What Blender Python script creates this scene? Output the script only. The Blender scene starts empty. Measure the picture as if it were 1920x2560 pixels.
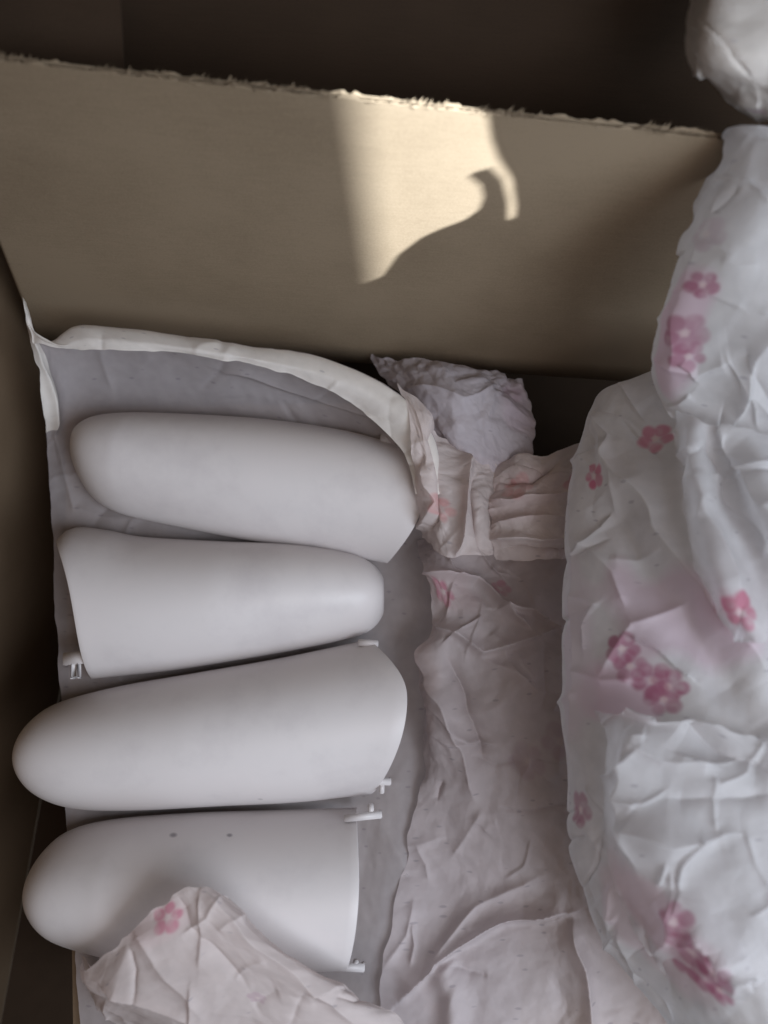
import bpy, bmesh, math, random
import numpy as np
from mathutils import Vector, Matrix

random.seed(4)
SC = bpy.context.scene
COL = SC.collection

# ------------------------------------------------------------------ camera
PITCH, ROLL = math.radians(76.0), math.radians(4.6)
CAM = Vector((0.0, -0.315, 0.70))
FPX = 1847.5                                   # focal length in photo pixels (1920 x 2560)
F = Vector((0, math.cos(PITCH), -math.sin(PITCH)))
R0 = Vector((1, 0, 0)); U0 = Vector((0, math.sin(PITCH), math.cos(PITCH)))
RT = R0 * math.cos(ROLL) + U0 * math.sin(ROLL)
UP = U0 * math.cos(ROLL) - R0 * math.sin(ROLL)
cd = bpy.data.cameras.new('camera'); cam = bpy.data.objects.new('camera', cd); COL.objects.link(cam)
cam.matrix_world = Matrix.Translation(CAM) @ Matrix((RT, UP, -F)).transposed().to_4x4()
cd.sensor_fit = 'VERTICAL'; cd.sensor_height = 36.0; cd.sensor_width = 27.0
cd.lens = 36.0 * FPX / 2560.0
cd.clip_start = 0.01; cd.clip_end = 50
cd.dof.use_dof = True; cd.dof.focus_distance = 0.63; cd.dof.aperture_fstop = 2.7
SC.camera = cam

# ------------------------------------------------------------------ world, lamps, exposure
w = bpy.data.worlds.new('World'); SC.world = w; w.use_nodes = True
bg = w.node_tree.nodes['Background']
bg.inputs[0].default_value = (1.0, 0.86, 0.72, 1); bg.inputs[1].default_value = 0.075

def area(name, loc, target, sx, sy, power, color):
    l = bpy.data.lights.new(name, 'AREA'); l.shape = 'RECTANGLE'; l.size = sx; l.size_y = sy
    l.energy = power; l.color = color
    o = bpy.data.objects.new(name, l); COL.objects.link(o); o.location = loc
    o.rotation_euler = (Vector(target) - Vector(loc)).to_track_quat('-Z', 'Y').to_euler()
    return o
area('window_light', (0.80, -0.72, 1.00), (0.1, -0.2, 0.1), 0.9, 0.8, 18.0, (0.75, 0.87, 1.0))
area('fill_light', (0.42, -0.80, 1.35), (0.1, -0.1, 0.1), 0.9, 0.7, 4.8, (1.0, 0.86, 0.80))  # added warm fill for the divider, not a real lamp

SC.view_settings.view_transform = 'Standard'; SC.view_settings.look = 'None'
SC.view_settings.exposure = 0.0; SC.view_settings.gamma = 1.0
SC.view_settings.use_curve_mapping = False
SC.cycles.use_denoising = True
SC.cycles.max_bounces = 6; SC.cycles.diffuse_bounces = 4; SC.cycles.caustics_reflective = False; SC.cycles.caustics_refractive = False

# ------------------------------------------------------------------ helpers
def ray(px, py):
    return F + RT * ((px - 960) / FPX) - UP * ((py - 1280) / FPX)
def P(px, py, z):
    d = ray(px, py)
    return CAM + d * ((z - CAM.z) / d.z)
def PP(px, py, o, n):
    d = ray(px, py)
    return CAM + d * ((o - CAM).dot(n) / d.dot(n))

def link(name, me, mat=None, parent=None, smooth=False):
    o = bpy.data.objects.new(name, me); COL.objects.link(o)
    if mat is not None: me.materials.append(mat)
    if parent is not None: o.parent = parent
    if smooth:
        me.polygons.foreach_set('use_smooth', [True] * len(me.polygons))
    return o
def tag(o, label=None, cat=None, group=None, kind=None):
    if label: o['label'] = label
    if cat: o['category'] = cat
    if group: o['group'] = group
    if kind: o['kind'] = kind
    return o
def empty(name, loc=(0, 0, 0)):
    o = bpy.data.objects.new(name, None); COL.objects.link(o); o.location = loc
    o.empty_display_size = 0.02
    return o
def from_bm(name, bm):
    me = bpy.data.meshes.new(name); bm.to_mesh(me); bm.free(); return me
def slab(a, b, c, d, thick, name):
    """a quad a-b-c-d (Vectors) thickened backwards along its normal"""
    n = (b - a).cross(d - a).normalized() * thick
    vs = [a, b, c, d, a - n, b - n, c - n, d - n]
    me = bpy.data.meshes.new(name)
    me.from_pydata([tuple(v) for v in vs], [], [(0, 1, 2, 3), (7, 6, 5, 4), (0, 4, 5, 1), (1, 5, 6, 2), (2, 6, 7, 3), (3, 7, 4, 0)])
    me.update(); return me

# ---- noise in numpy
def hsh(ix, iy, seed):
    h = (ix.astype(np.int64) * 374761393 + iy.astype(np.int64) * 668265263 + seed * 974634777) & 0xFFFFFFFF
    h = ((h ^ (h >> 13)) * 1274126177) & 0xFFFFFFFF
    h = (h ^ (h >> 16)) & 0xFFFFFFFF
    return h / 4294967295.0
def vnoise(x, y, seed):
    ix = np.floor(x); iy = np.floor(y); fx = x - ix; fy = y - iy
    fx = fx * fx * fx * (fx * (fx * 6 - 15) + 10); fy = fy * fy * fy * (fy * (fy * 6 - 15) + 10)
    a = hsh(ix, iy, seed); b = hsh(ix + 1, iy, seed); c = hsh(ix, iy + 1, seed); d = hsh(ix + 1, iy + 1, seed)
    return (a + (b - a) * fx) * (1 - fy) + (c + (d - c) * fx) * fy - 0.5
def facet(x, y, seed):
    """random heights on a triangular lattice joined by flat triangles: the facets of crumpled paper"""
    s = (x + y) * 0.3660254; i = np.floor(x + s); j = np.floor(y + s)
    fx = x + s - i; fy = y + s - j
    h00 = hsh(i, j, seed); h11 = hsh(i + 1, j + 1, seed); h10 = hsh(i + 1, j, seed); h01 = hsh(i, j + 1, seed)
    lo = fx > fy
    r = np.where(lo, h00 * (1 - fx) + h10 * (fx - fy) + h11 * fy, h00 * (1 - fy) + h01 * (fy - fx) + h11 * fx)
    return r - 0.5
def crumple(x, y, seed, cell):
    wx = x + cell * 0.7 * vnoise(x / cell / 1.3, y / cell / 1.3, seed + 11)
    wy = y + cell * 0.7 * vnoise(x / cell / 1.3, y / cell / 1.3, seed + 12)
    r = facet(wx / cell, wy / cell, seed)
    r = r + 0.45 * facet((wx * .8 + wy * .6) / cell / 0.47, (wy * .8 - wx * .6) / cell / 0.47, seed + 3)
    r = r + 0.20 * facet((wx * .3 + wy * .95) / cell / 0.21, (wy * .3 - wx * .95) / cell / 0.21, seed + 5)
    return r

# ------------------------------------------------------------------ materials
def new_mat(name):
    m = bpy.data.materials.new(name); m.use_nodes = True
    nt = m.node_tree; nt.nodes.clear()
    out = nt.nodes.new('ShaderNodeOutputMaterial')
    return m, nt, out
def N(nt, t, **kw):
    n = nt.nodes.new(t)
    for k, v in kw.items(): setattr(n, k, v)
    return n
def ramp(nt, stops):
    r = N(nt, 'ShaderNodeValToRGB'); e = r.color_ramp.elements
    e[0].position, e[0].color = stops[0][0], (*stops[0][1], 1)
    e[1].position, e[1].color = stops[-1][0], (*stops[-1][1], 1)
    for p, c in stops[1:-1]:
        q = e.new(p); q.color = (*c, 1)
    return r

def cardboard(name, base, dark):
    m, nt, out = new_mat(name); L = nt.links
    tc = N(nt, 'ShaderNodeTexCoord')
    mp = N(nt, 'ShaderNodeMapping'); mp.inputs['Scale'].default_value = (60, 60, 900)
    L.new(tc.outputs['Object'], mp.inputs[0])
    n1 = N(nt, 'ShaderNodeTexNoise'); n1.inputs['Scale'].default_value = 1; n1.inputs['Detail'].default_value = 3
    L.new(mp.outputs[0], n1.inputs['Vector'])
    n2 = N(nt, 'ShaderNodeTexNoise'); n2.inputs['Scale'].default_value = 9; n2.inputs['Detail'].default_value = 4
    L.new(tc.outputs['Object'], n2.inputs['Vector'])
    n3 = N(nt, 'ShaderNodeTexNoise'); n3.inputs['Scale'].default_value = 650; n3.inputs['Detail'].default_value = 2
    L.new(tc.outputs['Object'], n3.inputs['Vector'])
    a = N(nt, 'ShaderNodeMath', operation='MULTIPLY_ADD'); a.inputs[1].default_value = 0.35; L.new(n1.outputs[0], a.inputs[0]); L.new(n2.outputs[0], a.inputs[2])
    b = N(nt, 'ShaderNodeMath', operation='MULTIPLY_ADD'); b.inputs[1].default_value = 0.5; L.new(n3.outputs[0], b.inputs[0]); L.new(a.outputs[0], b.inputs[2])
    r = ramp(nt, [(0.45, dark), (1.15, base)]); r.color_ramp.elements[1].position = 1.0
    L.new(b.outputs[0], r.inputs[0])
    p = N(nt, 'ShaderNodeBsdfPrincipled'); p.inputs['Roughness'].default_value = 0.8
    p.inputs['Specular IOR Level'].default_value = 0.25
    L.new(r.outputs[0], p.inputs['Base Color'])
    bp = N(nt, 'ShaderNodeBump'); bp.inputs['Strength'].default_value = 0.12; bp.inputs['Distance'].default_value = 0.001
    L.new(b.outputs[0], bp.inputs['Height']); L.new(bp.outputs[0], p.inputs['Normal'])
    L.new(p.outputs[0], out.inputs[0]); return m
KRAFT = cardboard('kraft_cardboard', (0.235, 0.178, 0.120), (0.16, 0.117, 0.075))
KRAFT_DARK = cardboard('brown_cardboard', (0.17, 0.115, 0.072), (0.12, 0.08, 0.05))

SHADED_BROWN = cardboard('shaded_brown_cardboard', (0.050, 0.030, 0.018), (0.032, 0.019, 0.011))  # shade inside the box put into a darker cardboard colour

def tissue_mat(name, base=(0.80, 0.775, 0.77), transl=0.3, alpha=0.62):
    m, nt, out = new_mat(name); L = nt.links
    uv = N(nt, 'ShaderNodeUVMap')
    at = N(nt, 'ShaderNodeAttribute'); at.attribute_name = 'print'
    # small grey printed dashes
    mp = N(nt, 'ShaderNodeMapping'); mp.inputs['Scale'].default_value = (62, 150, 1)
    L.new(uv.outputs[0], mp.inputs[0])
    vo = N(nt, 'ShaderNodeTexVoronoi'); vo.inputs['Scale'].default_value = 1.0; vo.inputs['Randomness'].default_value = 0.75
    L.new(mp.outputs[0], vo.inputs['Vector'])
    ms = N(nt, 'ShaderNodeMapRange'); ms.inputs[1].default_value = 0.10; ms.inputs[2].default_value = 0.19; ms.inputs[3].default_value = 1; ms.inputs[4].default_value = 0
    L.new(vo.outputs['Distance'], ms.inputs[0])
    gt = N(nt, 'ShaderNodeMath', operation='GREATER_THAN'); gt.inputs[1].default_value = 0.45
    sp = N(nt, 'ShaderNodeSeparateColor'); L.new(vo.outputs['Color'], sp.inputs[0]); L.new(sp.outputs[0], gt.inputs[0])
    mm = N(nt, 'ShaderNodeMath', operation='MULTIPLY'); L.new(ms.outputs[0], mm.inputs[0]); L.new(gt.outputs[0], mm.inputs[1])
    m3 = N(nt, 'ShaderNodeMath', operation='MULTIPLY'); m3.inputs[1].default_value = 0.40; L.new(mm.outputs[0], m3.inputs[0])
    fib = N(nt, 'ShaderNodeTexNoise'); fib.inputs['Scale'].default_value = 90; fib.inputs['Detail'].default_value = 5
    L.new(uv.outputs[0], fib.inputs['Vector'])
    fr = ramp(nt, [(0.3, tuple(c * 0.90 for c in base)), (0.7, base)]); L.new(fib.outputs[0], fr.inputs[0])
    x1 = N(nt, 'ShaderNodeMix', data_type='RGBA'); L.new(m3.outputs[0], x1.inputs[0]); L.new(fr.outputs[0], x1.inputs[6]); x1.inputs[7].default_value = (0.30, 0.27, 0.32, 1)
    x2 = N(nt, 'ShaderNodeMix', data_type='RGBA'); L.new(at.outputs['Alpha'], x2.inputs[0]); L.new(x1.outputs[2], x2.inputs[6]); L.new(at.outputs['Color'], x2.inputs[7])
    p = N(nt, 'ShaderNodeBsdfPrincipled'); p.inputs['Roughness'].default_value = 0.55; p.inputs['Specular IOR Level'].default_value = 0.25
    L.new(x2.outputs[2], p.inputs['Base Color']); p.inputs['Alpha'].default_value = alpha
    t = N(nt, 'ShaderNodeBsdfTranslucent'); L.new(x2.outputs[2], t.inputs[0])
    wr = N(nt, 'ShaderNodeTexNoise'); wr.inputs['Scale'].default_value = 160; wr.inputs['Detail'].default_value = 3; L.new(uv.outputs[0], wr.inputs['Vector'])
    bp = N(nt, 'ShaderNodeBump'); bp.inputs['Strength'].default_value = 0.10; bp.inputs['Distance'].default_value = 0.002
    L.new(wr.outputs[0], bp.inputs['Height']); L.new(bp.outputs[0], p.inputs['Normal'])
    mx = N(nt, 'ShaderNodeMixShader'); mx.inputs[0].default_value = transl
    L.new(p.outputs[0], mx.inputs[1]); L.new(t.outputs[0], mx.inputs[2]); L.new(mx.outputs[0], out.inputs[0])
    return m
TISSUE = tissue_mat('printed_tissue', (0.82, 0.80, 0.81), transl=0.48, alpha=0.84)
VEIL = tissue_mat('sheer_tissue', (0.82, 0.80, 0.81), transl=0.38, alpha=0.58)
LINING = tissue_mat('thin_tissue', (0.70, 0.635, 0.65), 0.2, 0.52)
RIM = tissue_mat('doubled_tissue', (0.83, 0.775, 0.73), 0.2, 0.95)
CREAM = tissue_mat('cream_tissue', (0.81, 0.715, 0.695), 0.32, 0.78)
LILAC = tissue_mat('lilac_tissue', (0.79, 0.705, 0.715), 0.3, 0.64)
MAUVE_PAPER = tissue_mat('mauve_tissue', (0.72, 0.655, 0.70), 0.25, 0.7)

def plastic(name, marks=()):
    m, nt, out = new_mat(name); L = nt.links
    p = N(nt, 'ShaderNodeBsdfPrincipled'); p.inputs['Roughness'].default_value = 0.42
    p.inputs['Specular IOR Level'].default_value = 0.35
    geo = N(nt, 'ShaderNodeNewGeometry')
    n1 = N(nt, 'ShaderNodeTexNoise'); n1.inputs['Scale'].default_value = 14; n1.inputs['Detail'].default_value = 8; n1.inputs['Roughness'].default_value = 0.65; L.new(geo.outputs['Position'], n1.inputs['Vector'])
    r = ramp(nt, [(0.32, (0.60, 0.555, 0.555)), (0.5, (0.655, 0.61, 0.605)), (0.75, (0.67, 0.62, 0.615))]); L.new(n1.outputs[0], r.inputs[0])
    col = r.outputs[0]
    for (q, rad) in marks:
        mpp = N(nt, 'ShaderNodeMapping'); mpp.inputs['Location'].default_value = tuple(-v for v in q); L.new(geo.outputs['Position'], mpp.inputs[0])
        sc = N(nt, 'ShaderNodeVectorMath', operation='MULTIPLY'); sc.inputs[1].default_value = (0.6, 1.25, 0.3); L.new(mpp.outputs[0], sc.inputs[0])
        ln = N(nt, 'ShaderNodeVectorMath', operation='LENGTH'); L.new(sc.outputs[0], ln.inputs[0])
        mr = N(nt, 'ShaderNodeMapRange'); mr.inputs[1].default_value = rad * 0.4; mr.inputs[2].default_value = rad; mr.inputs[3].default_value = 0.65; mr.inputs[4].default_value = 0
        L.new(ln.outputs['Value'], mr.inputs[0])
        x = N(nt, 'ShaderNodeMix', data_type='RGBA'); L.new(mr.outputs[0], x.inputs[0]); L.new(col, x.inputs[6]); x.inputs[7].default_value = (0.12, 0.10, 0.12, 1)
        col = x.outputs[2]
    L.new(col, p.inputs['Base Color'])
    n2 = N(nt, 'ShaderNodeTexNoise'); n2.inputs['Scale'].default_value = 700; L.new(geo.outputs['Position'], n2.inputs['Vector'])
    bp = N(nt, 'ShaderNodeBump'); bp.inputs['Strength'].default_value = 0.04; bp.inputs['Distance'].default_value = 0.001
    L.new(n2.outputs[0], bp.inputs['Height']); L.new(bp.outputs[0], p.inputs['Normal'])
    L.new(p.outputs[0], out.inputs[0]); return m

# ------------------------------------------------------------------ the outer carton
FLOOR = -0.26
XL, XR, YB, YF, ZT = -0.386, 0.62, 0.16, -0.78, 0.30
box = empty('cardboard_box', ((XL + XR) / 2, (YB + YF) / 2, FLOOR))
tag(box, 'deep brown cardboard box holding the white covers and the tissue', 'box')
def boxpart(name, me, mat):
    o = link(name, me, mat); o.parent = box; o.matrix_parent_inverse = Matrix.Translation(-box.location); return o
V = Vector
boxpart('bottom_panel', slab(V((XL, YF, FLOOR)), V((XR, YF, FLOOR)), V((XR, YB, FLOOR)), V((XL, YB, FLOOR)), 0.005, 'bottom'), SHADED_BROWN)
boxpart('back_panel', slab(V((XL, YB, FLOOR + .001)), V((XR, YB, FLOOR + .001)), V((XR, YB, .52)), V((XL, YB, .52)), 0.005, 'back'), SHADED_BROWN)
boxpart('left_panel', slab(V((XL, YF, FLOOR + .001)), V((XL, YB, FLOOR + .001)), V((XL, YB, .45)), V((XL, YF, .45)), 0.005, 'left'), KRAFT_DARK)
boxpart('right_panel', slab(V((XR, YB, FLOOR + .001)), V((XR, YF, FLOOR + .001)), V((XR, YF, 0.06)), V((XR, YB, 0.06)), 0.005, 'right'), KRAFT_DARK)
boxpart('front_panel', slab(V((XR, YF, FLOOR + .001)), V((XL, YF, FLOOR + .001)), V((XL, YF, ZT)), V((XR, YF, ZT)), 0.005, 'front'), KRAFT_DARK)

boxpart('shade_blocker', slab(V((XL, 0.03, .50)), V((0.15, 0.03, .50)), V((0.15, YB, .518)), V((XL, YB, .518)), 0.004, 'shade_blocker'), KRAFT_DARK)  # added out of view to keep overhead light off the back compartment

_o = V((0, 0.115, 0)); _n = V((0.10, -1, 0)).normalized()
boxpart('inner_flap', slab(PP(-260, 330, _o, _n), PP(318, 300, _o, _n), PP(286, -260, _o, _n), PP(-420, -260, _o, _n), 0.004, 'inner_flap'), SHADED_BROWN)
# packing pad that carries the tissue and the covers
pad = bpy.data.meshes.new('pad')
def prism(name, pts, z0, z1):
    n = len(pts); vs = [(x, y, z0) for x, y in pts] + [(x, y, z1) for x, y in pts]
    fs = [tuple(range(n))[::-1], tuple(range(n, 2 * n))] + [(i, (i + 1) % n, n + (i + 1) % n, n + i) for i in range(n)]
    me = bpy.data.meshes.new(name); me.from_pydata(vs, [], fs); me.update(); return me
pq = [P(150, 1010, 0), P(170, 2700, 0), P(2300, 2700, 0), P(2300, 1250, 0), P(1350, 1150, 0), P(1250, 990, 0)]
pd = link('packing_block', prism('packing_block', [(v.x, v.y) for v in pq], FLOOR, -0.012), KRAFT_DARK)
tag(pd, 'brown cardboard packing block under the tissue lining', 'packing')

# ------------------------------------------------------------------ corrugated divider in front of the back panel
bl, br = P(95, 850, 0.0), P(1960, 981, 0.0)
nrm = (br - bl).cross(V((0, 0.10, 1))).normalized()          # faces the camera side
if nrm.y > 0: nrm = -nrm
tl, tr = PP(-190, 132, bl, nrm), PP(2150, 386, bl, nrm)
div = empty('cardboard_divider', (bl + br) / 2)
tag(div, 'tan corrugated cardboard divider with ragged top edge and a patch of sunlight', 'cardboard')
def panel_grid(name, off, n_u, n_v, rag, seed, z_bow=0.0):
    vs, fs = [], []
    for j in range(n_v + 1):
        v = 1 - (1 - j / n_v) ** 3
        for i in range(n_u + 1):
            u = i / n_u
            p = bl.lerp(br, u).lerp(tl.lerp(tr, u), v)
            p = p - nrm * off
            if j == n_v:
                k = 1.2 * vnoise(np.array([i / 6.0]), np.array([seed * 1.7]), 5)[0] + 0.5 * (hsh(np.array([i // 2]), np.array([seed]), 5)[0] - .5)
                k2 = hsh(np.array([i]), np.array([seed]), 8)[0] - .5
                p = p + V((0, 0, 1)) * (rag * (0.9 * k + 0.45 * k2)) - nrm * (rag * 0.5 * k)
            vs.append(tuple(p))
    for j in range(n_v):
        for i in range(n_u):
            a = j * (n_u + 1) + i; fs.append((a, a + 1, a + n_u + 2, a + n_u + 1))
    me = bpy.data.meshes.new(name); me.from_pydata(vs, [], fs); me.update(); return me
TH = 0.0036
def divpart(name, me, mat, smooth=True):
    o = link(name, me, mat, None, smooth); o.parent = div; o.matrix_parent_inverse = Matrix.Translation(-div.location); return o
fl = divpart('front_liner', panel_grid('front_liner', 0.0, 260, 30, 0.0032, 3), KRAFT)
bk = divpart('back_liner', panel_grid('back_liner', TH, 260, 30, 0.0034, 9), KRAFT)
for o in (fl, bk):
    s = o.modifiers.new('thick', 'SOLIDIFY'); s.thickness = 0.0006; s.offset = 0
# fluting between the liners
nw = 1500
vs, fs = [], []
for i in range(nw + 1):
    u = i / nw
    off = TH / 2 + (TH / 2 - 0.0005) * math.sin(u * 74 * 2 * math.pi)
    b_ = bl.lerp(br, u) - nrm * off; t_ = tl.lerp(tr, u) - nrm * off + V((0, 0, 1)) * (-0.0016 + 0.0022 * (hsh(np.array([i // 5]), np.array([2]), 4)[0] - .4))
    vs += [tuple(b_), tuple(t_)]
    if i: fs.append((2 * i - 2, 2 * i, 2 * i + 1, 2 * i - 1))
me = bpy.data.meshes.new('fluting'); me.from_pydata(vs, [], fs); me.update()
divpart('fluting', me, KRAFT)
# torn paper fibres along the cut edge
rng = random.Random(12); vs, fs = [], []
cl = [rng.random() ** 1.3 for _ in range(45)]
ex = (tr - tl).normalized(); ez = (tl - bl).normalized()
for k in range(1700):
    u = min(max(rng.choice(cl) + rng.gauss(0, 0.012), 0), 1); base = tl.lerp(tr, u) - nrm * (rng.random() * TH) - ez * 0.0012
    ln = 0.0015 + 0.0060 * rng.random() ** 2; wd = 0.0005 + 0.0008 * rng.random()
    dr = (ez * (0.4 + rng.random()) + ex * rng.uniform(0.2, 1.3) + nrm * rng.uniform(-.5, .9)).normalized()
    n0 = len(vs); vs += [tuple(base - ex * wd), tuple(base + ex * wd), tuple(base + dr * ln * .6 + ex * wd * .5), tuple(base + dr * ln)]
    fs += [(n0, n0 + 1, n0 + 2), (n0, n0 + 2, n0 + 3)]
me = bpy.data.meshes.new('torn_fibre'); me.from_pydata(vs, [], fs); me.update()
tag(divpart('torn_fibre', me, KRAFT, False), kind='stuff')

# ------------------------------------------------------------------ white plastic covers
def resample(pts, n, warp):
    pts = [V(p) for p in pts]
    # Catmull-Rom through the points
    dense = []
    q = [pts[0] * 2 - pts[1]] + pts + [pts[-1] * 2 - pts[-2]]
    for i in range(1, len(q) - 2):
        for k in range(24):
            t = k / 24; p0, p1, p2, p3 = q[i - 1], q[i], q[i + 1], q[i + 2]
            dense.append(0.5 * ((2 * p1) + (p2 - p0) * t + (2 * p0 - 5 * p1 + 4 * p2 - p3) * t * t + (3 * p1 - p0 - 3 * p2 + p3) * t ** 3))
    dense.append(pts[-1])
    return dense
TH0 = math.radians(17)
def make_cover(tip, side_a, side_b, height, zr, bulge, label, tabs, marks=(), n_s=64, n_t=44, skew=0.5, lift=0.0):
    """shell: an arch between two side outlines that meet in a rounded tip; the far end is cut open"""
    zt = zr
    A = [P(*p, zt) for p in side_a]; B = [P(*p, zt) for p in side_b]; T = P(*tip, zt)
    endm = (A[-1] + B[-1]) / 2; ax = (endm - T); Lg = ax.length; ax.normalize()
    lat = V((0, 0, 1)).cross(ax).normalized()
    if (A[len(A) // 2] - T).dot(lat) < 0: lat = -lat
    def prof(side):
        d = resample([T] + side, 0, 0)
        s = np.array([(p - T).dot(ax) for p in d]); l = np.array([(p - T).dot(lat) for p in d])
        return s, l
    sa, la = prof(A); sb, lb = prof(B)
    def interp(s, sarr, larr):
        k = np.argsort(sarr, kind='stable'); return np.interp(s, sarr[k], larr[k])
    ends = (sa[-1], sb[-1])
    half_end = abs(la[-1] - lb[-1]) / 2
    vs = []
    for i in range(n_s + 1):
        f = i / n_s
        f = 1 - math.cos(f * math.pi / 2) if f < 1 else 1.0
        f = max(f, 0.0)
        for j in range(n_t + 1):
            th = math.pi * j / n_t                        # 0 = side a, pi = side b
            e = 0.86
            th = TH0 + (math.pi - 2 * TH0) * j / n_t
            c = math.cos(th) / math.cos(TH0); sn = (math.sin(th) - math.sin(TH0)) / (1 - math.sin(TH0))
            m = (1 + c) / 2
            send = ends[0] * m + ends[1] * (1 - m)
            s = f * send
            s = min(max(s, 0), send)
            wa, wb = interp(s, sa, la), interp(s, sb, lb)
            if i == 0: wa = wb = 0.0
            mid = (wa + wb) / 2; hw = (wa - wb) / 2
            hh = height * min(1.0, (abs(hw) / (half_end * 0.86)) ** 0.8) * (1 + lift * f)
            mb = 1 - m; bb = math.sin(math.pi / 2 * mb / skew) if mb < skew else math.cos(math.pi / 2 * (mb - skew) / (1 - skew))
            s2 = s + bulge * (f ** 9) * max(bb, 0.0) ** (0.85 if mb > skew else 1.1)
            p = T + ax * s2 + lat * (mid + hw * c) + V((0, 0, 1)) * (hh * sn)
            vs.append(tuple(p))
    fs = []
    for i in range(n_s):
        for j in range(n_t):
            a = i * (n_t + 1) + j; fs.append((a, a + 1, a + n_t + 2, a + n_t + 1))
    me = bpy.data.meshes.new('shell'); me.from_pydata(vs, [], fs); me.update()
    bm = bmesh.new(); bm.from_mesh(me); bmesh.ops.remove_doubles(bm, verts=bm.verts, dist=1e-5)
    bmesh.ops.recalc_face_normals(bm, faces=bm.faces)
    up = sum((f.normal.z for f in bm.faces))
    if up < 0: bmesh.ops.reverse_faces(bm, faces=bm.faces)
    bm.to_mesh(me); bm.free()
    root = empty('plastic_cover', T)
    mat = plastic('white_plastic', [(P(a, b, h_), r_) for a, b, h_, r_ in marks])
    o = link('shell', me, mat, None, True); o.parent = root; o.matrix_parent_inverse = Matrix.Translation(-T)
    sm = o.modifiers.new('thick', 'SOLIDIFY'); sm.thickness = 0.0028; sm.offset = -1
    bv = o.modifiers.new('edge', 'BEVEL'); bv.width = 0.0007; bv.segments = 2; bv.limit_method = 'ANGLE'; bv.angle_limit = math.radians(50)
    for (pa, pb, z, wd, hgt, foot) in tabs:
        # a clip: a flat tongue with a short cross wall below its free end
        a, b = P(*pa, z), P(*pb, z); d = (b - a); ln = d.length; d.normalize(); sd = V((0, 0, 1)).cross(d)
        bm = bmesh.new()
        def bx(c0, x, y, zz):
            r = bmesh.ops.create_cube(bm, size=1.0)
            for v_ in r['verts']:
                q = v_.co; v_.co = c0 + d * (q.x * x) + sd * (q.y * y) + V((0, 0, 1)) * (q.z * zz)
        bx((a + b) / 2, ln, wd, 0.0032)
        bx(b - d * 0.0014 - V((0, 0, hgt * .3)), 0.0028, wd, hgt * .6)
        if foot:
            bx(b - d * (ln * 0.28) + sd * (foot / 2) - V((0, 0, hgt * .2)), max(ln * 0.16, 0.0045), abs(foot), hgt * .5)
        bmesh.ops.bevel(bm, geom=list(bm.edges), offset=0.0007, segments=2, affect='EDGES')
        t = link('tab', from_bm('tab', bm), mat, None, True); t.parent = root; t.matrix_parent_inverse = Matrix.Translation(-T)
    tag(root, label, 'plastic cover', 'white plastic covers side by side on the tissue')
    return root

make_cover((192, 1150), [(193, 1103), (222, 1060), (285, 1039), (420, 1036), (650, 1048), (850, 1075), (985, 1110)],
           [(199, 1193), (234, 1246), (298, 1283), (420, 1312), (600, 1347), (780, 1375), (968, 1408)],
           0.058, 0.012, 0.028, 'white plastic cover nearest the cardboard divider, rounded end to the left',
           [((950, 1100), (1032, 1108), 0.036, 0.013, 0.010, 0.0)], skew=0.56)
make_cover((960, 1490), [(957, 1443), (925, 1405), (860, 1378), (740, 1360), (560, 1353), (360, 1342), (270, 1325), (190, 1318), (152, 1345)],
           [(956, 1540), (920, 1580), (850, 1602), (740, 1625), (600, 1650), (420, 1678), (228, 1698)],
           0.060, 0.010, -0.017, 'white plastic cover turned the other way, rounded end to the right, second from divider',
           [((262, 1638), (158, 1648), 0.034, 0.011, 0.014, 0.017)], marks=[(938, 1462, 0.02, 0.003)], skew=0.5)
make_cover((60, 1890), [(60, 1842), (90, 1792), (155, 1753), (300, 1715), (500, 1680), (700, 1645), (925, 1598)],
           [(62, 1942), (102, 1993), (185, 2022), (330, 2027), (550, 2016), (750, 2006), (930, 1985)],
           0.060, 0.014, 0.030, 'largest white plastic cover, third from the divider, bulging end to the right',
           [((895, 1606), (946, 1610), 0.030, 0.006, 0.008, 0.0), ((895, 1952), (978, 1954), 0.036, 0.006, 0.012, -0.010)], marks=[(652, 1995, 0.03, 0.0022)], skew=0.40)
make_cover((88, 2235), [(88, 2183), (118, 2118), (184, 2071), (300, 2045), (500, 2030), (700, 2024), (892, 2018)],
           [(92, 2290), (134, 2345), (206, 2376), (330, 2405), (500, 2425), (680, 2430), (862, 2428)],
           0.062, 0.012, 0.007, 'white plastic cover partly under a fold of tissue, farthest from the divider',
           [((860, 2046), (955, 2036), 0.036, 0.006, 0.012, 0.009), ((830, 2416), (912, 2420), 0.030, 0.006, 0.012, 0.005)],
           marks=[(432, 2088, 0.045, 0.0025), (574, 2088, 0.045, 0.0019)], skew=0.5)

# ------------------------------------------------------------------ tissue sheets
def cr(p0, p1, p2, p3, t):
    return 0.5 * ((2 * p1) + (p2 - p0) * t + (2 * p0 - 5 * p1 + 4 * p2 - p3) * t * t + (3 * p1 - p0 - 3 * p2 + p3) * t ** 3)
def spline_axis(G, n, axis):
    G = np.moveaxis(G, axis, 0); m = G.shape[0]
    ext = np.concatenate([[2 * G[0] - G[1]], G, [2 * G[-1] - G[-2]]], 0)
    out = []
    for k in range(n + 1):
        x = k / n * (m - 1); i = min(int(x), m - 2); t = x - i
        out.append(cr(ext[i], ext[i + 1], ext[i + 2], ext[i + 3], t))
    return np.moveaxis(np.array(out), 0, axis)
PINK = (0.68, 0.17, 0.29); DEEP = (0.46, 0.15, 0.25); PALE = (0.80, 0.62, 0.68); MAUVE = (0.50, 0.28, 0.40); CORAL = (0.82, 0.42, 0.42)
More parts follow.
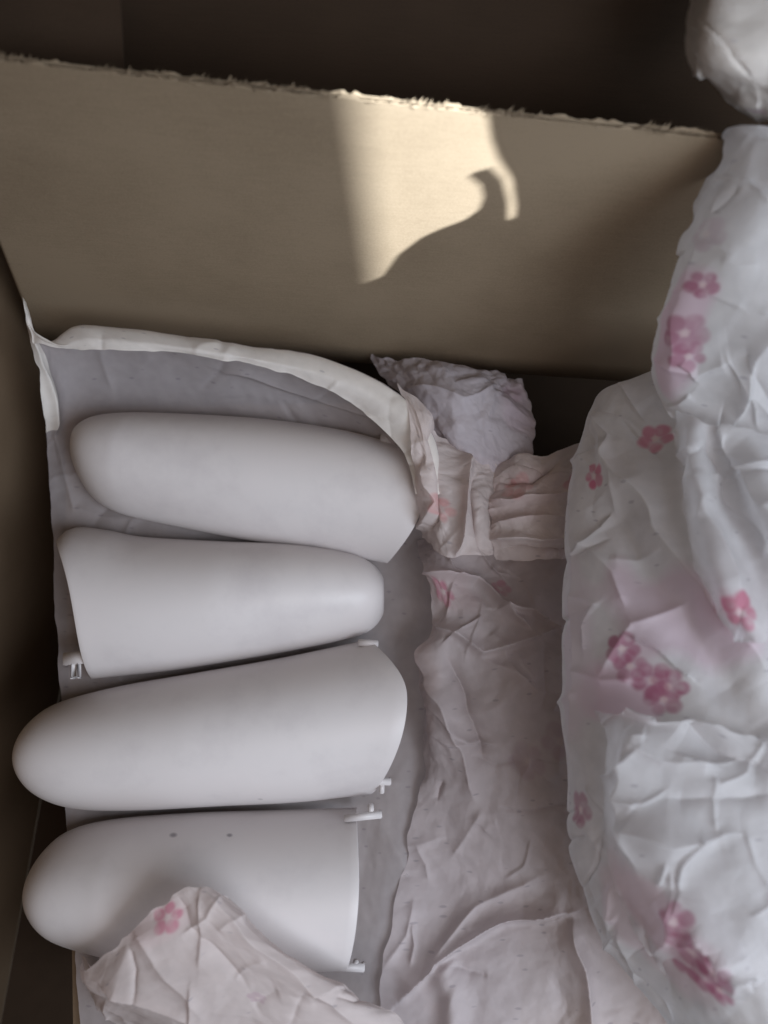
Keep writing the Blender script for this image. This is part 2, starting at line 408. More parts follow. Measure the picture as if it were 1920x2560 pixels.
def sheet(name, ctrl, nu, nv, label, folds=(), amp=0.004, cell=0.03, seed=1, flowers=(), washes=(), mat=None, fine=0.0, mask=None, edge_rag=9.0, rim=None, creases=0, c_amp=0.003):
    G = np.array(ctrl, float)                              # rows (v) x columns (u) x (px, py, z)
    S = spline_axis(spline_axis(G, nv, 0), nu, 1)
    px, py, z = S[..., 0].copy(), S[..., 1].copy(), S[..., 2].copy()
    if edge_rag:                                           # uneven outline: only the rim of the sheet wanders
        gu, gv = np.meshgrid(np.arange(nu + 1) / nu, np.arange(nv + 1) / nv)
        wgt = np.maximum(np.exp(-np.minimum(gu, 1 - gu) / 0.05), np.exp(-np.minimum(gv, 1 - gv) / 0.05))
        qx, qy = px / 80, py / 80
        px = px + wgt * edge_rag * (vnoise(qx, qy, seed + 80) + 0.35 * vnoise(qx * 3.1, qy * 3.1, seed + 82)) * 2; py = py + wgt * edge_rag * (vnoise(qx, qy, seed + 81) + 0.35 * vnoise(qx * 3.1, qy * 3.1, seed + 83)) * 2
    Fv, Rv, Uv, Cv = (np.array(q) for q in (F, RT, UP, CAM))
    def unproj(px, py, z):
        d = Fv + Rv * ((px - 960) / FPX)[..., None] - Uv * ((py - 1280) / FPX)[..., None]
        t = (z - Cv[2]) / d[..., 2]
        return Cv + d * t[..., None]
    W = unproj(px, py, z)
    # sheet coordinates in metres
    du = np.linalg.norm(np.diff(W, axis=1), axis=2).mean(0); dv = np.linalg.norm(np.diff(W, axis=0), axis=2).mean(1)
    u = np.concatenate([[0], np.cumsum(du)]); v = np.concatenate([[0], np.cumsum(dv)])
    UU, VV = np.meshgrid(u, v)
    # normals of the smooth sheet
    tu = np.gradient(W, axis=1); tv = np.gradient(W, axis=0)
    n = np.cross(tu, tv); n /= np.linalg.norm(n, axis=2, keepdims=True) + 1e-12
    s = np.sign(((Cv - W) * n).sum(2).mean()); n = n * s
    h = amp * crumple(UU, VV, seed, cell)
    if fine: h = h + fine * crumple(UU * 1.0 + .3, VV + .7, seed + 40, cell * 0.35)
    if mask is not None: h = h * mask(px, py)
    rg = random.Random(seed * 7 + 1); folds = list(folds)
    ok = np.argwhere(np.ones(px.shape, bool))
    for k in range(creases):                               # short sharp creases, each a kinked line
        j0, i0 = rg.randrange(nv), rg.randrange(nu); x0, y0 = px[j0, i0], py[j0, i0]; an = rg.uniform(0, math.pi); ln = rg.uniform(50, 200)
        x1, y1 = x0 + ln * .5 * math.cos(an), y0 + ln * .5 * math.sin(an); an += rg.uniform(-.7, .7)
        folds.append(([(x0, y0), (x1, y1), (x1 + ln * .5 * math.cos(an), y1 + ln * .5 * math.sin(an))], c_amp * rg.uniform(.35, 1) * rg.choice((1, 1, -1)), rg.uniform(6, 16), rg.choice(('r', 'r', 'l'))))
    for (pts, a, wd, kind) in folds:
        # wobble so creases are not ruled lines
        wx = px + 22 * vnoise(px / 90, py / 90, seed + 70); wy = py + 22 * vnoise(px / 90, py / 90, seed + 71)
        best = np.full(px.shape, 1e9); tt = np.zeros(px.shape); side = np.zeros(px.shape)
        for k in range(len(pts) - 1):
            ax_, ay_ = pts[k]; bx_, by_ = pts[k + 1]; dx, dy = bx_ - ax_, by_ - ay_; L2 = dx * dx + dy * dy
            t = np.clip(((wx - ax_) * dx + (wy - ay_) * dy) / L2, 0, 1)
            dd = np.hypot(wx - ax_ - t * dx, wy - ay_ - t * dy)
            sd = np.sign((wx - ax_) * dy - (wy - ay_) * dx)
            upd = dd < best; best = np.where(upd, dd, best); tt = np.where(upd, (k + t) / (len(pts) - 1), tt); side = np.where(upd, sd, side)
        ends = np.clip(np.minimum(tt, 1 - tt) * 6 + 0.25, 0, 1)
        if kind == 'r':   h = h + a * ends * np.exp(-best / wd)                       # crease
        elif kind == 's': h = h + a * ends * np.exp(-(best / wd) ** 2)                # soft swell
        elif kind == 'l': h = h + a * ends * np.where(side > 0, np.exp(-best / wd), np.exp(-best / (wd * 0.18)))   # lapped: steep on one side
    W = W + n * h[..., None]
    # lateral slip so facets are not a pure height field
    W[..., 0] += 0.35 * amp * vnoise(UU / cell * 1.4, VV / cell * 1.4, seed + 90); W[..., 1] += 0.35 * amp * vnoise(UU / cell * 1.4, VV / cell * 1.4, seed + 91)
    # printed flowers
    rgba = np.zeros(px.shape + (4,)); rgba[..., :3] = 0.8
    def put(mask, colr):
        a0 = rgba[..., 3]; 
        for c in range(3): rgba[..., c] = np.where(a0 + mask > 1e-6, (rgba[..., c] * a0 * (1 - mask) + colr[c] * mask) / np.maximum(a0 * (1 - mask) + mask, 1e-6), rgba[..., c])
        rgba[..., 3] = a0 * (1 - mask) + mask
    def at_uv(fx, fy):
        k = np.argmin((px - fx) ** 2 + (py - fy) ** 2); return UU.flat[k], VV.flat[k]
    for (fx, fy, rx, ry, rot, colr, al) in washes:
        u0, v0 = at_uv(fx, fy); x = UU - u0; y = VV - v0; c, s_ = math.cos(rot), math.sin(rot)
        x2 = (x * c + y * s_) / rx; y2 = (y * c - x * s_) / ry
        r = np.hypot(x2, y2) + 0.5 * vnoise(UU / 0.02, VV / 0.02, seed + 60)
        put(np.clip((1.15 - r) / 0.4, 0, 1) * al, colr)
    for (fx, fy, rad, rot, colr, al) in flowers:
        u0, v0 = at_uv(fx, fy); x = UU - u0; y = VV - v0
        mk = np.zeros(px.shape)
        for k in range(5):
            a = rot + k * 2 * math.pi / 5; cx, cy = 0.60 * rad * math.cos(a), 0.60 * rad * math.sin(a)
            rr = np.hypot(x - cx, y - cy); mk = np.maximum(mk, (0.7 + 0.3 * hsh(np.array([k]), np.array([int(fx)]), 3)[0]) * np.clip((0.42 * rad * (0.8 + 0.35 * hsh(np.array([k]), np.array([int(fy)]), 6)[0]) - rr) / (0.20 * rad) + .5, 0, 1))
        mk = mk * np.clip(0.95 + 0.9 * vnoise(UU / 0.005, VV / 0.005, seed + 61), 0.3, 1)
        put(mk * al, colr)
        rr = np.hypot(x, y); put(np.clip((0.24 * rad - rr) / (0.1 * rad), 0, 1) * al * 0.8, (0.85, 0.66, 0.66))
    nvx = (nu + 1) * (nv + 1)
    idx = np.arange(nvx).reshape(nv + 1, nu + 1)
    q = np.stack([idx[:-1, :-1], idx[:-1, 1:], idx[1:, 1:], idx[1:, :-1]], -1).reshape(-1, 4)
    me = bpy.data.meshes.new(name)
    me.vertices.add(nvx); me.vertices.foreach_set('co', W.reshape(-1))
    me.loops.add(q.size); me.loops.foreach_set('vertex_index', q.reshape(-1).astype(np.int32))
    me.polygons.add(len(q)); me.polygons.foreach_set('loop_start', np.arange(0, q.size, 4, dtype=np.int32))
    me.update(calc_edges=True)
    uvl = me.uv_layers.new(name='UVMap'); uvs = np.stack([UU.reshape(-1), VV.reshape(-1)], -1)[q.reshape(-1)]
    uvl.data.foreach_set('uv', uvs.reshape(-1).astype(np.float32))
    ca = me.color_attributes.new('print', 'FLOAT_COLOR', 'POINT'); ca.data.foreach_set('color', rgba.reshape(-1).astype(np.float32))
    o = link(name, me, mat or TISSUE, None, True)
    if rim is not None:                                    # the folded, two-ply rim is denser
        me.materials.append(RIM); me.polygons.foreach_set('material_index', rim(nu, nv).reshape(-1).astype(np.int32))
    tag(o, label, 'tissue paper')
    return o

# A: the lining under the covers; its back edge stands up and folds over
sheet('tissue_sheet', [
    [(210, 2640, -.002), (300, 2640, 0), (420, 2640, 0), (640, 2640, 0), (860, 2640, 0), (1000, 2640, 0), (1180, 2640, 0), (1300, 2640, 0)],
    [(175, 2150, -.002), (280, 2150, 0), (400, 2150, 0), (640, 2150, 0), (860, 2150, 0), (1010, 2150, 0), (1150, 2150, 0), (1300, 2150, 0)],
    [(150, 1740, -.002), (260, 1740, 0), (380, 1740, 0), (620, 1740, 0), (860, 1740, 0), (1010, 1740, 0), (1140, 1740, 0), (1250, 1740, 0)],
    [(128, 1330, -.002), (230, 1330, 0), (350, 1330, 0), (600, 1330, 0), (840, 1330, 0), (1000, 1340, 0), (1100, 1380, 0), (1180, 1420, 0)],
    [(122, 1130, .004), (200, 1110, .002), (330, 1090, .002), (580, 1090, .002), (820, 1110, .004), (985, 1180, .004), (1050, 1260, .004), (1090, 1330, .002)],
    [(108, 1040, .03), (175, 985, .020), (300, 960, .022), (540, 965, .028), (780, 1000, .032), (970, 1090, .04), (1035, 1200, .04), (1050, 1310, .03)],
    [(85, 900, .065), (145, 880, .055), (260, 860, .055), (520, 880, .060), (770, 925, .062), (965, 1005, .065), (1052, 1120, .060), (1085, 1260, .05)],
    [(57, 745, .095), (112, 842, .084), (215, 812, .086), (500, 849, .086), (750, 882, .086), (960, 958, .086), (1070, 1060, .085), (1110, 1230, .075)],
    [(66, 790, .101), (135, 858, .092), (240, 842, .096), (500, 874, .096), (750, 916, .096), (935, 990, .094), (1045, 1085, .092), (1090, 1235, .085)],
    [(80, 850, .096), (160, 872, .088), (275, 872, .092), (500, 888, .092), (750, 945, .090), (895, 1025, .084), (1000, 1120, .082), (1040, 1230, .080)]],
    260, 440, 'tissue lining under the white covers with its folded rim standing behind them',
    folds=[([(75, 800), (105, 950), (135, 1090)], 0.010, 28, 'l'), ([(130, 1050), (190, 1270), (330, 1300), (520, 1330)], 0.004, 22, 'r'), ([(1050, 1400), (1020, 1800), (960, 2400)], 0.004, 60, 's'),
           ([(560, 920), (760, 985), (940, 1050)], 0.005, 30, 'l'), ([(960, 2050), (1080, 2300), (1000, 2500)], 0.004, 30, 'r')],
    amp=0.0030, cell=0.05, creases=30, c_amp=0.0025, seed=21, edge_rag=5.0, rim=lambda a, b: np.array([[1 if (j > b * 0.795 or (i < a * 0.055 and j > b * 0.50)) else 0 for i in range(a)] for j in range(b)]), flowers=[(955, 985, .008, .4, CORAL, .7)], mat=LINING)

# B: folds of the same pack between the covers and the big sheet
sheet('tissue_sheet', [
    [(1000, 960, .080), (1060, 1010, .090), (1110, 1080, .080), (1180, 1130, .06), (1260, 1160, .05)],
    [(1030, 1060, .095), (1080, 1110, .100), (1130, 1150, .085), (1190, 1180, .075), (1250, 1200, .05)],
    [(1040, 1180, .085), (1090, 1210, .095), (1150, 1230, .085), (1200, 1240, .080), (1240, 1270, .05)],
    [(1040, 1290, .065), (1090, 1310, .085), (1150, 1320, .080), (1200, 1330, .080), (1245, 1345, .055)],
    [(1050, 1345, .040), (1100, 1375, .065), (1150, 1385, .070), (1215, 1390, .075), (1250, 1385, .05)]],
    150, 200, 'narrow pleated bright fold of tissue at the open end of the first cover',
    folds=[([(1100, 1050), (1110, 1200), (1075, 1330)], -0.0150, 16, 'r'), ([(1150, 1130), (1160, 1250), (1140, 1390)], 0.0180, 14, 'r'),
           ([(1190, 1180), (1180, 1290), (1215, 1390)], -0.0180, 12, 'r'), ([(1060, 1150), (1080, 1250), (1050, 1330)], 0.0090, 14, 'r')],
    mat=CREAM, amp=0.006, cell=0.03, fine=0.0012, seed=33, creases=10, c_amp=0.003, flowers=[(1108, 1272, .013, .2, CORAL, .8)])
sheet('tissue_sheet', [
    [(1245, 1150, .05), (1300, 1130, .065), (1390, 1125, .07), (1480, 1100, .06), (1560, 1080, .05)],
    [(1225, 1210, .06), (1300, 1190, .075), (1390, 1180, .08), (1480, 1170, .07), (1560, 1160, .06)],
    [(1225, 1290, .065), (1300, 1280, .080), (1390, 1270, .085), (1480, 1260, .08), (1560, 1250, .07)],
    [(1228, 1350, .070), (1300, 1355, .085), (1390, 1350, .085), (1480, 1345, .08), (1560, 1330, .07)],
    [(1240, 1405, .060), (1310, 1400, .075), (1390, 1392, .078), (1480, 1385, .07), (1560, 1380, .06)]],
    200, 190, 'pinkish crinkled tissue with a small flower beside the gap at the divider',
    folds=[([(1230, 1240), (1350, 1250), (1480, 1235)], 0.0075, 10, 'r'), ([(1230, 1310), (1330, 1300), (1480, 1300)], 0.0090, 12, 'r'),
           ([(1225, 1345), (1340, 1350), (1480, 1325)], 0.0105, 14, 'l'), ([(1250, 1190), (1330, 1200), (1390, 1150)], -0.0090, 10, 'r'), ([(1250, 1375), (1400, 1370), (1500, 1375)], -0.0075, 9, 'r')],
    mat=CREAM, amp=0.006, cell=0.035, fine=0.0014, seed=44, creases=14, c_amp=0.003, flowers=[(1292, 1215, .014, .1, CORAL, .7), (1445, 1205, .012, .5, PINK, .6)],
    washes=[(1300, 1230, .05, .03, 0, (0.80, 0.66, 0.66), .5)])
sheet('tissue_sheet', [
    [(1050, 1350, .005), (1100, 1330, .01), (1200, 1320, .01), (1320, 1310, .01), (1480, 1310, .01), (1650, 1300, .01)],
    [(1050, 1395, .03), (1100, 1375, .04), (1200, 1370, .04), (1320, 1375, .04), (1480, 1360, .04), (1650, 1350, .04)],
    [(1058, 1430, .045), (1100, 1440, .055), (1200, 1450, .04), (1320, 1440, .045), (1480, 1440, .05), (1650, 1440, .05)],
    [(1085, 1530, .045), (1130, 1520, .055), (1220, 1530, .05), (1330, 1520, .05), (1480, 1520, .05), (1650, 1520, .05)],
    [(1070, 1640, .035), (1110, 1640, .055), (1220, 1640, .055), (1340, 1630, .05), (1480, 1630, .05), (1650, 1630, .05)],
    [(1062, 1780, .025), (1100, 1780, .050), (1220, 1780, .055), (1340, 1780, .05), (1480, 1780, .05), (1650, 1780, .05)],
    [(1060, 1920, .015), (1110, 1920, .035), (1230, 1930, .045), (1350, 1930, .045), (1480, 1930, .05), (1650, 1930, .05)],
    [(1030, 2080, .008), (1120, 2080, .015), (1250, 2090, .03), (1370, 2090, .035), (1480, 2090, .04), (1650, 2090, .04)],
    [(990, 2240, .006), (1120, 2240, .010), (1250, 2250, .02), (1380, 2250, .03), (1480, 2250, .04), (1650, 2250, .04)],
    [(960, 2420, .006), (1090, 2420, .012), (1230, 2420, .025), (1380, 2420, .035), (1500, 2420, .04), (1680, 2420, .04)],
    [(960, 2640, .006), (1090, 2640, .012), (1230, 2640, .025), (1380, 2640, .035), (1500, 2640, .04), (1680, 2640, .04)]],
    230, 480, 'wide creased tissue sheet between the covers and the big bright sheet',
    folds=[([(1070, 1440), (1180, 1460), (1260, 1530), (1320, 1580)], 0.0162, 22, 'l'), ([(1240, 1530), (1330, 1540), (1420, 1600)], 0.0135, 20, 'l'),
           ([(1085, 1560), (1200, 1640), (1330, 1600), (1420, 1560)], 0.0135, 26, 'l'), ([(1200, 1650), (1330, 1720), (1420, 1730)], 0.0095, 20, 'r'),
           ([(1080, 1600), (1090, 1720), (1150, 1870), (1180, 2000)], 0.0135, 24, 'r'), ([(1120, 1650), (1190, 1800), (1200, 1900)], -0.0108, 20, 'r'),
           ([(1000, 2500), (1090, 2390), (1260, 2310), (1430, 2280)], 0.0162, 30, 'l'), ([(1080, 2380), (1200, 2260), (1340, 2180)], 0.0081, 20, 'r'),
           ([(1130, 2640), (1130, 2480), (1100, 2390)], 0.0108, 30, 's'), ([(1440, 2300), (1480, 2640)], 0.0162, 22, 'r')],
    mat=LILAC, amp=0.007, cell=0.045, fine=0.0009, seed=55, creases=46, c_amp=0.004, flowers=[(1108, 1478, .014, .3, PINK, .75), (1250, 1480, .010, .1, PINK, .5), (1400, 1850, .016, .5, MAUVE, .35), (1320, 1900, .016, .5, MAUVE, .25)],
    washes=[(1120, 1480, .03, .02, .3, (0.80, 0.62, 0.62), .4), (1080, 1700, .05, .015, 1.5, (0.78, 0.62, 0.60), .4)])

# C: mauve wad against the divider
sheet('tissue_sheet', [
    [(930, 880, .02), (1020, 905, .05), (1120, 915, .06), (1220, 925, .055), (1310, 950, .03)],
    [(960, 940, .03), (1050, 950, .065), (1130, 960, .08), (1230, 970, .075), (1322, 1010, .04)],
    [(1000, 1000, .03), (1060, 1020, .065), (1140, 1030, .085), (1240, 1040, .08), (1330, 1080, .045)],
    [(1050, 1070, .03), (1090, 1090, .06), (1160, 1110, .075), (1250, 1120, .07), (1338, 1140, .04)],
    [(1090, 1170, .03), (1130, 1180, .05), (1190, 1200, .05), (1260, 1200, .05), (1325, 1190, .03)]],
    200, 200, 'crumpled mauve grey tissue wad against the foot of the divider', mat=MAUVE_PAPER, amp=0.014, cell=0.045, fine=0.002, seed=66,
    folds=[([(1060, 980), (1150, 1000), (1240, 960)], 0.006, 16, 'r')],
    washes=[(1290, 1000, .02, .03, 0, (0.74, 0.60, 0.68), .5)], flowers=[(1285, 985, .010, .4, MAUVE, .35)])

# E: flap of tissue over the last cover
sheet('tissue_sheet', [
    [(205, 2400, .06), (215, 2430, .085), (330, 2330, .105), (440, 2230, .115), (500, 2215, .115), (560, 2235, .105)],
    [(225, 2450, .05), (235, 2462, .085), (350, 2380, .108), (470, 2290, .118), (570, 2280, .115), (650, 2325, .100)],
    [(240, 2500, .04), (300, 2490, .085), (400, 2440, .105), (530, 2370, .115), (670, 2370, .110), (760, 2425, .090)],
    [(260, 2540, .03), (380, 2520, .08), (500, 2490, .100), (640, 2450, .105), (790, 2460, .100), (900, 2495, .075)],
    [(330, 2600, .02), (450, 2580, .06), (600, 2560, .085), (740, 2550, .09), (900, 2540, .085), (1010, 2550, .06)],
    [(400, 2700, .02), (520, 2690, .05), (680, 2680, .07), (820, 2670, .075), (980, 2660, .07), (1100, 2650, .05)]],
    260, 240, 'folded corner of printed tissue lying over the last cover',
    folds=[([(250, 2465), (420, 2510), (600, 2560)], 0.010, 24, 'l'), ([(500, 2220), (640, 2370), (900, 2560)], 0.006, 24, 'r'),
           ([(440, 2240), (500, 2360), (620, 2480)], -0.006, 22, 'r'), ([(340, 2330), (400, 2420), (520, 2520)], 0.004, 20, 'r')],
    mat=CREAM, amp=0.004, cell=0.045, seed=77, creases=16, c_amp=0.0035, flowers=[(418, 2295, .012, .3, PINK, .75), (640, 2500, .006, .2, MAUVE, .4)],
    washes=[(390, 2290, .025, .018, .6, (0.78, 0.62, 0.62), .45)])
sheet('tissue_sheet', [
    [(200, 2395, .02), (218, 2400, .05), (240, 2440, .05), (290, 2490, .05)],
    [(222, 2440, .02), (235, 2450, .045), (265, 2480, .05), (330, 2520, .05)],
    [(238, 2520, .015), (260, 2515, .04), (310, 2520, .045), (380, 2545, .045)],
    [(246, 2532, .01), (280, 2528, .03), (330, 2535, .035), (400, 2580, .035)]],
    90, 110, 'small tan-edged tissue tail showing under the folded corner', mat=CREAM, amp=0.004, cell=0.03, seed=78)

# D: the big bright sheet nearest the camera
sheet('tissue_sheet', [
    [(1660, 1010, .03), (1585, 955, .10), (1600, 930, .135), (1680, 905, .15), (1800, 880, .15), (1960, 850, .14), (2200, 820, .1)],
    [(1540, 1060, .03), (1490, 1000, .10), (1520, 980, .135), (1640, 975, .16), (1790, 980, .165), (1960, 990, .15), (2200, 1000, .1)],
    [(1490, 1120, .03), (1452, 1105, .10), (1485, 1090, .135), (1620, 1090, .165), (1790, 1110, .175), (1960, 1120, .16), (2200, 1120, .1)],
    [(1460, 1260, .02), (1424, 1255, .10), (1460, 1250, .14), (1600, 1250, .175), (1790, 1260, .19), (1960, 1260, .18), (2200, 1260, .12)],
    [(1445, 1460, .02), (1412, 1460, .10), (1450, 1460, .145), (1600, 1460, .18), (1790, 1460, .20), (1960, 1460, .20), (2200, 1460, .14)],
    [(1445, 1700, .02), (1410, 1700, .10), (1448, 1700, .145), (1600, 1700, .18), (1790, 1700, .20), (1960, 1700, .20), (2200, 1700, .14)],
    [(1450, 1950, .02), (1416, 1950, .10), (1452, 1950, .145), (1600, 1950, .18), (1790, 1950, .20), (1960, 1950, .20), (2200, 1950, .14)],
    [(1470, 2160, .02), (1432, 2165, .10), (1470, 2150, .14), (1610, 2150, .18), (1790, 2150, .20), (1960, 2150, .20), (2200, 2150, .14)],
    [(1540, 2350, .02), (1500, 2355, .09), (1530, 2320, .13), (1640, 2300, .18), (1800, 2300, .20), (1960, 2300, .20), (2200, 2300, .14)],
    [(1640, 2490, .02), (1600, 2490, .09), (1630, 2450, .13), (1710, 2420, .18), (1830, 2420, .20), (1960, 2420, .20), (2200, 2420, .14)],
    [(1800, 2660, .02), (1740, 2650, .09), (1760, 2620, .13), (1820, 2600, .18), (1900, 2600, .20), (1990, 2600, .20), (2200, 2600, .14)]],
    330, 640, 'largest bright tissue sheet with pink flower clusters along the right side',
    folds=[([(1530, 1150), (1640, 1330), (1760, 1500), (1920, 1690)], 0.014, 40, 'r'), ([(1500, 1240), (1600, 1390), (1720, 1540), (1900, 1800)], -0.014, 60, 's'),
           ([(1690, 1060), (1720, 1280), (1780, 1500), (1850, 1600)], 0.012, 40, 's'), ([(1500, 1690), (1580, 1560), (1720, 1500)], 0.005, 24, 'r'), ([(1560, 1590), (1660, 1640), (1740, 1700)], 0.005, 16, 'l'),
           ([(1440, 1150), (1432, 1500), (1430, 1900)], 0.003, 12, 'r'), ([(1560, 2240), (1700, 2330), (1800, 2450)], 0.006, 30, 'r'), ([(1450, 2200), (1540, 2400), (1680, 2560)], -0.006, 22, 'r'),
           ([(1500, 1100), (1540, 1180), (1530, 1290)], 0.004, 20, 'r'), ([(1430, 1330), (1520, 1420), (1560, 1520)], 0.004, 16, 'r')],
    amp=0.004, cell=0.07, fine=0.0004, seed=88, edge_rag=5.0, creases=60, c_amp=0.0045,
    flowers=[(1640, 1095, .013, .2, PINK, .95), (1487, 1190, .011, .6, PINK, .95), (1830, 1520, .014, .3, PINK, .85), (1560, 1625, .012, .1, DEEP, .9), (1575, 1665, .012, .9, DEEP, .8),
             (1630, 1700, .014, .4, DEEP, .9), (1668, 1715, .013, .1, DEEP, .85), (1655, 1748, .012, .7, DEEP, .8), (1450, 2025, .013, .3, DEEP, .85),
             (1690, 2310, .011, .2, DEEP, .75), (1720, 2400, .014, .5, DEEP, .85), (1770, 2440, .014, .2, DEEP, .8), (1800, 2470, .012, .9, DEEP, .8), (1740, 2370, .012, .9, DEEP, .8)],
    washes=[(1690, 1540, .05, .03, .6, (0.74, 0.58, 0.66), .7), (1560, 1720, .035, .025, 0, (0.76, 0.55, 0.65), .75), (1440, 1620, .02, .06, 0, (0.78, 0.68, 0.74), .6), (1640, 2330, .03, .055, -.5, (0.82, 0.68, 0.72), .7)])
sheet('tissue_sheet', [
    [(1850, 320, .285), (1880, 318, .31), (1960, 320, .31), (2040, 320, .30), (2140, 320, .27)],
    [(1775, 450, .27), (1810, 450, .305), (1900, 450, .32), (2000, 450, .32), (2140, 450, .29)],
    [(1715, 600, .255), (1750, 600, .290), (1850, 605, .31), (1980, 610, .31), (2140, 610, .29)],
    [(1668, 760, .235), (1705, 760, .268), (1810, 770, .285), (1950, 780, .29), (2140, 780, .27)],
    [(1635, 880, .215), (1680, 890, .242), (1790, 900, .255), (1940, 910, .265), (2140, 920, .25)],
    [(1640, 960, .205), (1690, 980, .222), (1790, 1000, .23), (1930, 1010, .24), (2140, 1010, .23)],
    [(1690, 1040, .195), (1740, 1060, .20), (1810, 1090, .205), (1930, 1078, .215), (2140, 1070, .21)]],
    200, 300, 'blurred upper lobe of tissue leaning over the divider, brightest at its top',
    folds=[([(1800, 470), (1750, 640), (1700, 800), (1680, 930)], 0.006, 30, 'r'), ([(1640, 900), (1740, 930), (1830, 900)], 0.006, 26, 'r'), ([(1850, 1040), (1890, 900), (1960, 780)], 0.010, 24, 'l'), ([(1830, 330), (1880, 400), (1960, 430)], 0.012, 40, 's')],
    amp=0.004, cell=0.08, fine=0.0003, seed=99, edge_rag=12.0, creases=26, c_amp=0.004,
    flowers=[(1762, 710, .009, .3, DEEP, .9), (1715, 830, .013, .2, DEEP, .75), (1722, 885, .010, .2, DEEP, .7), (1775, 590, .011, .2, MAUVE, .35)],
    washes=[(1690, 840, .018, .05, .2, (0.80, 0.60, 0.70), .75)])
# loose sheer layers of the same pack lying on the big sheet
sheet('tissue_sheet', [
    [(1690, 1030, .205), (1730, 1040, .225), (1790, 1060, .228), (1880, 1080, .235), (2000, 1090, .23), (2150, 1090, .21)],
    [(1700, 1140, .210), (1750, 1150, .228), (1830, 1150, .215), (1900, 1150, .238), (2000, 1160, .23), (2150, 1160, .21)],
    [(1715, 1280, .215), (1770, 1280, .232), (1850, 1270, .218), (1930, 1260, .242), (2010, 1260, .24), (2150, 1260, .21)],
    [(1750, 1420, .220), (1800, 1420, .240), (1880, 1400, .228), (1950, 1380, .24), (2030, 1380, .24), (2150, 1380, .21)],
    [(1800, 1530, .222), (1840, 1520, .242), (1910, 1500, .235), (1980, 1490, .24), (2050, 1480, .24), (2150, 1480, .21)],
    [(1855, 1610, .222), (1890, 1600, .240), (1940, 1590, .24), (2000, 1580, .24), (2060, 1580, .24), (2150, 1580, .21)]],
    190, 260, 'sheer tissue layer with bright diagonal pleats below the upper lobe',
    folds=[([(1720, 1060), (1770, 1280), (1840, 1500)], 0.0066, 20, 'r'), ([(1800, 1050), (1880, 1180), (1960, 1350)], 0.0110, 24, 'r'), ([(1770, 1090), (1850, 1260), (1900, 1400)], -0.0088, 20, 'r')],
    mat=VEIL, amp=0.003, cell=0.06, fine=0.0004, seed=120, edge_rag=12.0, creases=24, c_amp=0.004, flowers=[(1850, 1530, .014, .3, PINK, .85)])
sheet('tissue_sheet', [
    [(1490, 1770, .165), (1560, 1790, .190), (1650, 1800, .205), (1760, 1800, .215), (1880, 1830, .215), (2020, 1830, .215), (2160, 1830, .19)],
    [(1512, 1840, .168), (1570, 1850, .200), (1660, 1860, .210), (1770, 1870, .212), (1880, 1890, .220), (2020, 1890, .22), (2160, 1890, .19)],
    [(1512, 1960, .168), (1570, 1960, .198), (1660, 1970, .206), (1770, 1970, .218), (1880, 1980, .222), (2020, 1980, .22), (2160, 1980, .19)],
    [(1520, 2100, .168), (1580, 2100, .196), (1670, 2100, .214), (1780, 2090, .212), (1880, 2080, .222), (2020, 2080, .22), (2160, 2080, .19)],
    [(1545, 2230, .165), (1610, 2220, .192), (1690, 2200, .206), (1790, 2190, .216), (1890, 2180, .222), (2020, 2180, .22), (2160, 2180, .19)],
    [(1610, 2350, .160), (1670, 2320, .192), (1740, 2300, .212), (1820, 2280, .216), (1900, 2270, .222), (2020, 2270, .22), (2160, 2270, .19)],
    [(1700, 2460, .155), (1750, 2430, .190), (1800, 2400, .215), (1860, 2370, .220), (1930, 2350, .222), (2030, 2340, .22), (2160, 2340, .19)],
    [(1800, 2560, .150), (1830, 2530, .185), (1870, 2500, .215), (1910, 2470, .220), (1960, 2440, .222), (2040, 2420, .22), (2160, 2420, .19)]],
    230, 300, 'sheer tissue layer over the lower half of the big sheet, creased along its top',
    folds=[([(1500, 1775), (1620, 1800), (1760, 1800)], 0.008, 16, 'l'), ([(1560, 1850), (1660, 1900), (1800, 1920)], 0.0066, 28, 'r'), ([(1560, 2070), (1680, 2110), (1860, 2080)], 0.0099, 32, 'r'),
           ([(1700, 1810), (1800, 1880), (1930, 1930)], -0.0110, 36, 'r'), ([(1570, 1870), (1560, 2000), (1590, 2160)], 0.006, 16, 'r'), ([(1640, 2250), (1740, 2330), (1840, 2440)], 0.008, 24, 'r'), ([(1680, 1990), (1800, 2010), (1920, 1980)], -0.006, 26, 'r')],
    mat=VEIL, amp=0.004, cell=0.06, fine=0.0005, seed=131, edge_rag=12.0, creases=34, c_amp=0.0045, flowers=[(1700, 2290, .010, .2, DEEP, .8), (1735, 2370, .013, .5, DEEP, .85), (1790, 2430, .013, .2, DEEP, .85)],
    washes=[(1640, 2290, .02, .04, -.5, (0.82, 0.66, 0.71), .7)])
# F: pale wad beyond the divider, top right
sheet('tissue_sheet', [
    [(1735, -140, .335), (1790, -140, .355), (1880, -140, .362), (1980, -140, .362), (2100, -140, .36)],
    [(1722, 0, .335), (1780, -10, .358), (1880, -15, .366), (1980, -20, .366), (2100, -20, .36)],
    [(1712, 110, .332), (1770, 100, .356), (1880, 95, .366), (1980, 90, .368), (2100, 90, .36)],
    [(1728, 190, .322), (1790, 185, .346), (1890, 190, .356), (1990, 195, .358), (2100, 200, .35)],
    [(1820, 255, .305), (1860, 250, .325), (1930, 255, .335), (2010, 265, .335), (2100, 270, .33)],
    [(1905, 315, .285), (1930, 305, .300), (1980, 310, .310), (2040, 320, .310), (2100, 330, .31)]],
    150, 170, 'pale beige tissue wad in the top right corner beyond the divider', mat=RIM, amp=0.006, cell=0.06, fine=0.0006, seed=111, creases=14, c_amp=0.003,
    washes=[(1890, 275, .012, .006, .5, (0.60, 0.42, 0.50), .5)])

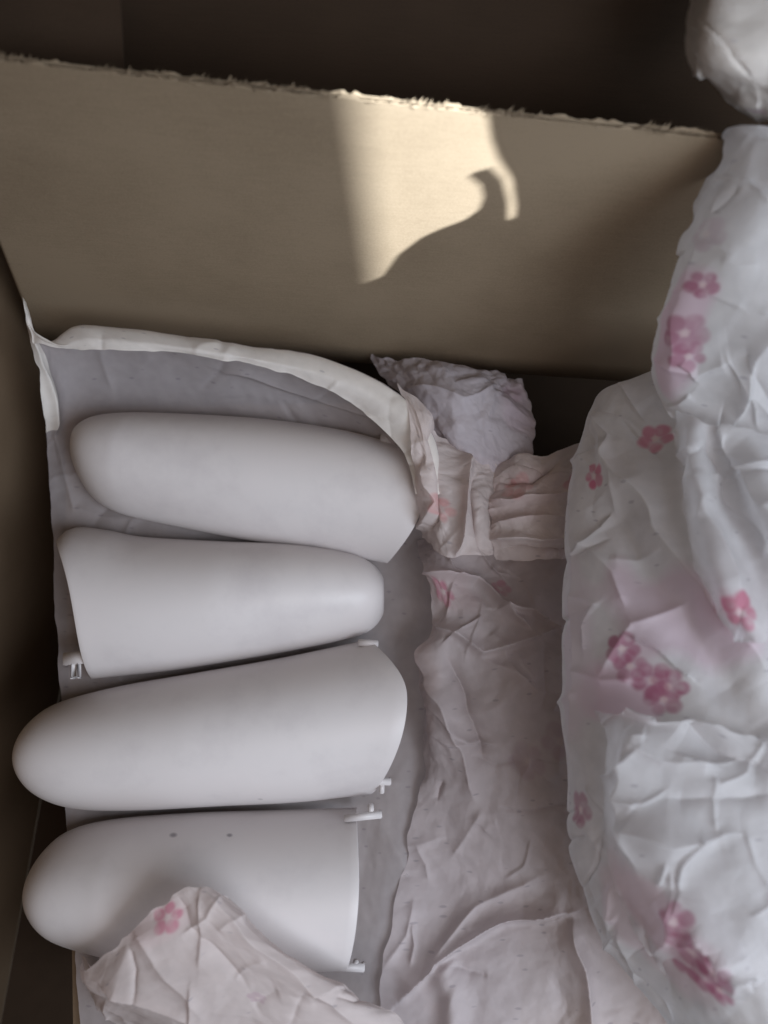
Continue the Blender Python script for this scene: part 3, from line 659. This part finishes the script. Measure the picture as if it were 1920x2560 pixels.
# ------------------------------------------------------------------ the sun shaped by added blockers above the box
PATCH = [(850, 200), (1218, 200), (1216, 282), (1225, 350), (1242, 395), (1278, 450), (1288, 520), (1284, 548), (1268, 546), (1268, 500), (1254, 448), (1225, 420),
         (1185, 430), (1168, 440), (1200, 465), (1206, 495), (1195, 525), (1160, 550), (1100, 572), (1050, 595), (990, 640), (958, 690), (920, 705), (780, 705), (780, 200)]
c0 = PP(1030, 400, bl, nrm)
SUN = c0 + V((0.75, -0.32, 0.62)).normalized() * 1.8
def toward(px, py, f):
    p = PP(px, py, bl, nrm); return p.lerp(SUN, f)
sl = bpy.data.lights.new('sun_beam', 'SPOT'); sl.energy = 1450; sl.color = (0.84, 0.93, 1.0); sl.shadow_soft_size = 0.0016
sl.spot_size = math.radians(9.8); sl.spot_blend = 0.02
so = bpy.data.objects.new('sun_beam', sl); COL.objects.link(so); so.location = SUN
so.rotation_euler = (c0 - SUN).to_track_quat('-Z', 'Y').to_euler()
# added unseen card, its hole cut to shape the sun patch
fc = c0.lerp(SUN, 0.55); fn = (SUN - c0).normalized(); e1 = fn.cross(V((0, 0, 1))).normalized(); e2 = e1.cross(fn)
inner = []
for (a, b) in PATCH:
    p = PP(a, b, bl, nrm); d = p - SUN; t = (fc - SUN).dot(fn) / d.dot(fn); inner.append(SUN + d * t)
bm = bmesh.new()
def loop(pts):
    vs_ = [bm.verts.new(p) for p in pts]
    return [bm.edges.new((vs_[i], vs_[(i + 1) % len(vs_)])) for i in range(len(vs_))]
S_ = 0.085
outer = [fc + e1 * (S_ * a) + e2 * (S_ * b) for a, b in ((-1, -1), (0, -1), (1, -1), (1, 0), (1, 1), (0, 1), (-1, 1), (-1, 0))]
ed = loop(outer) + loop(inner)
bmesh.ops.triangle_fill(bm, edges=ed, use_beauty=True, use_dissolve=False)
tf = boxpart('beam_mask', from_bm('beam_mask', bm), KRAFT)
s = tf.modifiers.new('thick', 'SOLIDIFY'); s.thickness = 0.002; s.offset = 0
# added unseen blocker, trims the beam on the left, nearer the sun
def onp(a, b, f, ex):
    p = PP(a, b, bl, nrm); return p.lerp(SUN, f)
q1, q2 = onp(880, 150, .84, 0), onp(945, 740, .84, 0)
q3, q4 = onp(300, 740, .84, 0), onp(300, 150, .84, 0)
boxpart('beam_edge_mask', slab(q1, q2, q3, q4, 0.003, 'beam_edge_mask'), KRAFT)
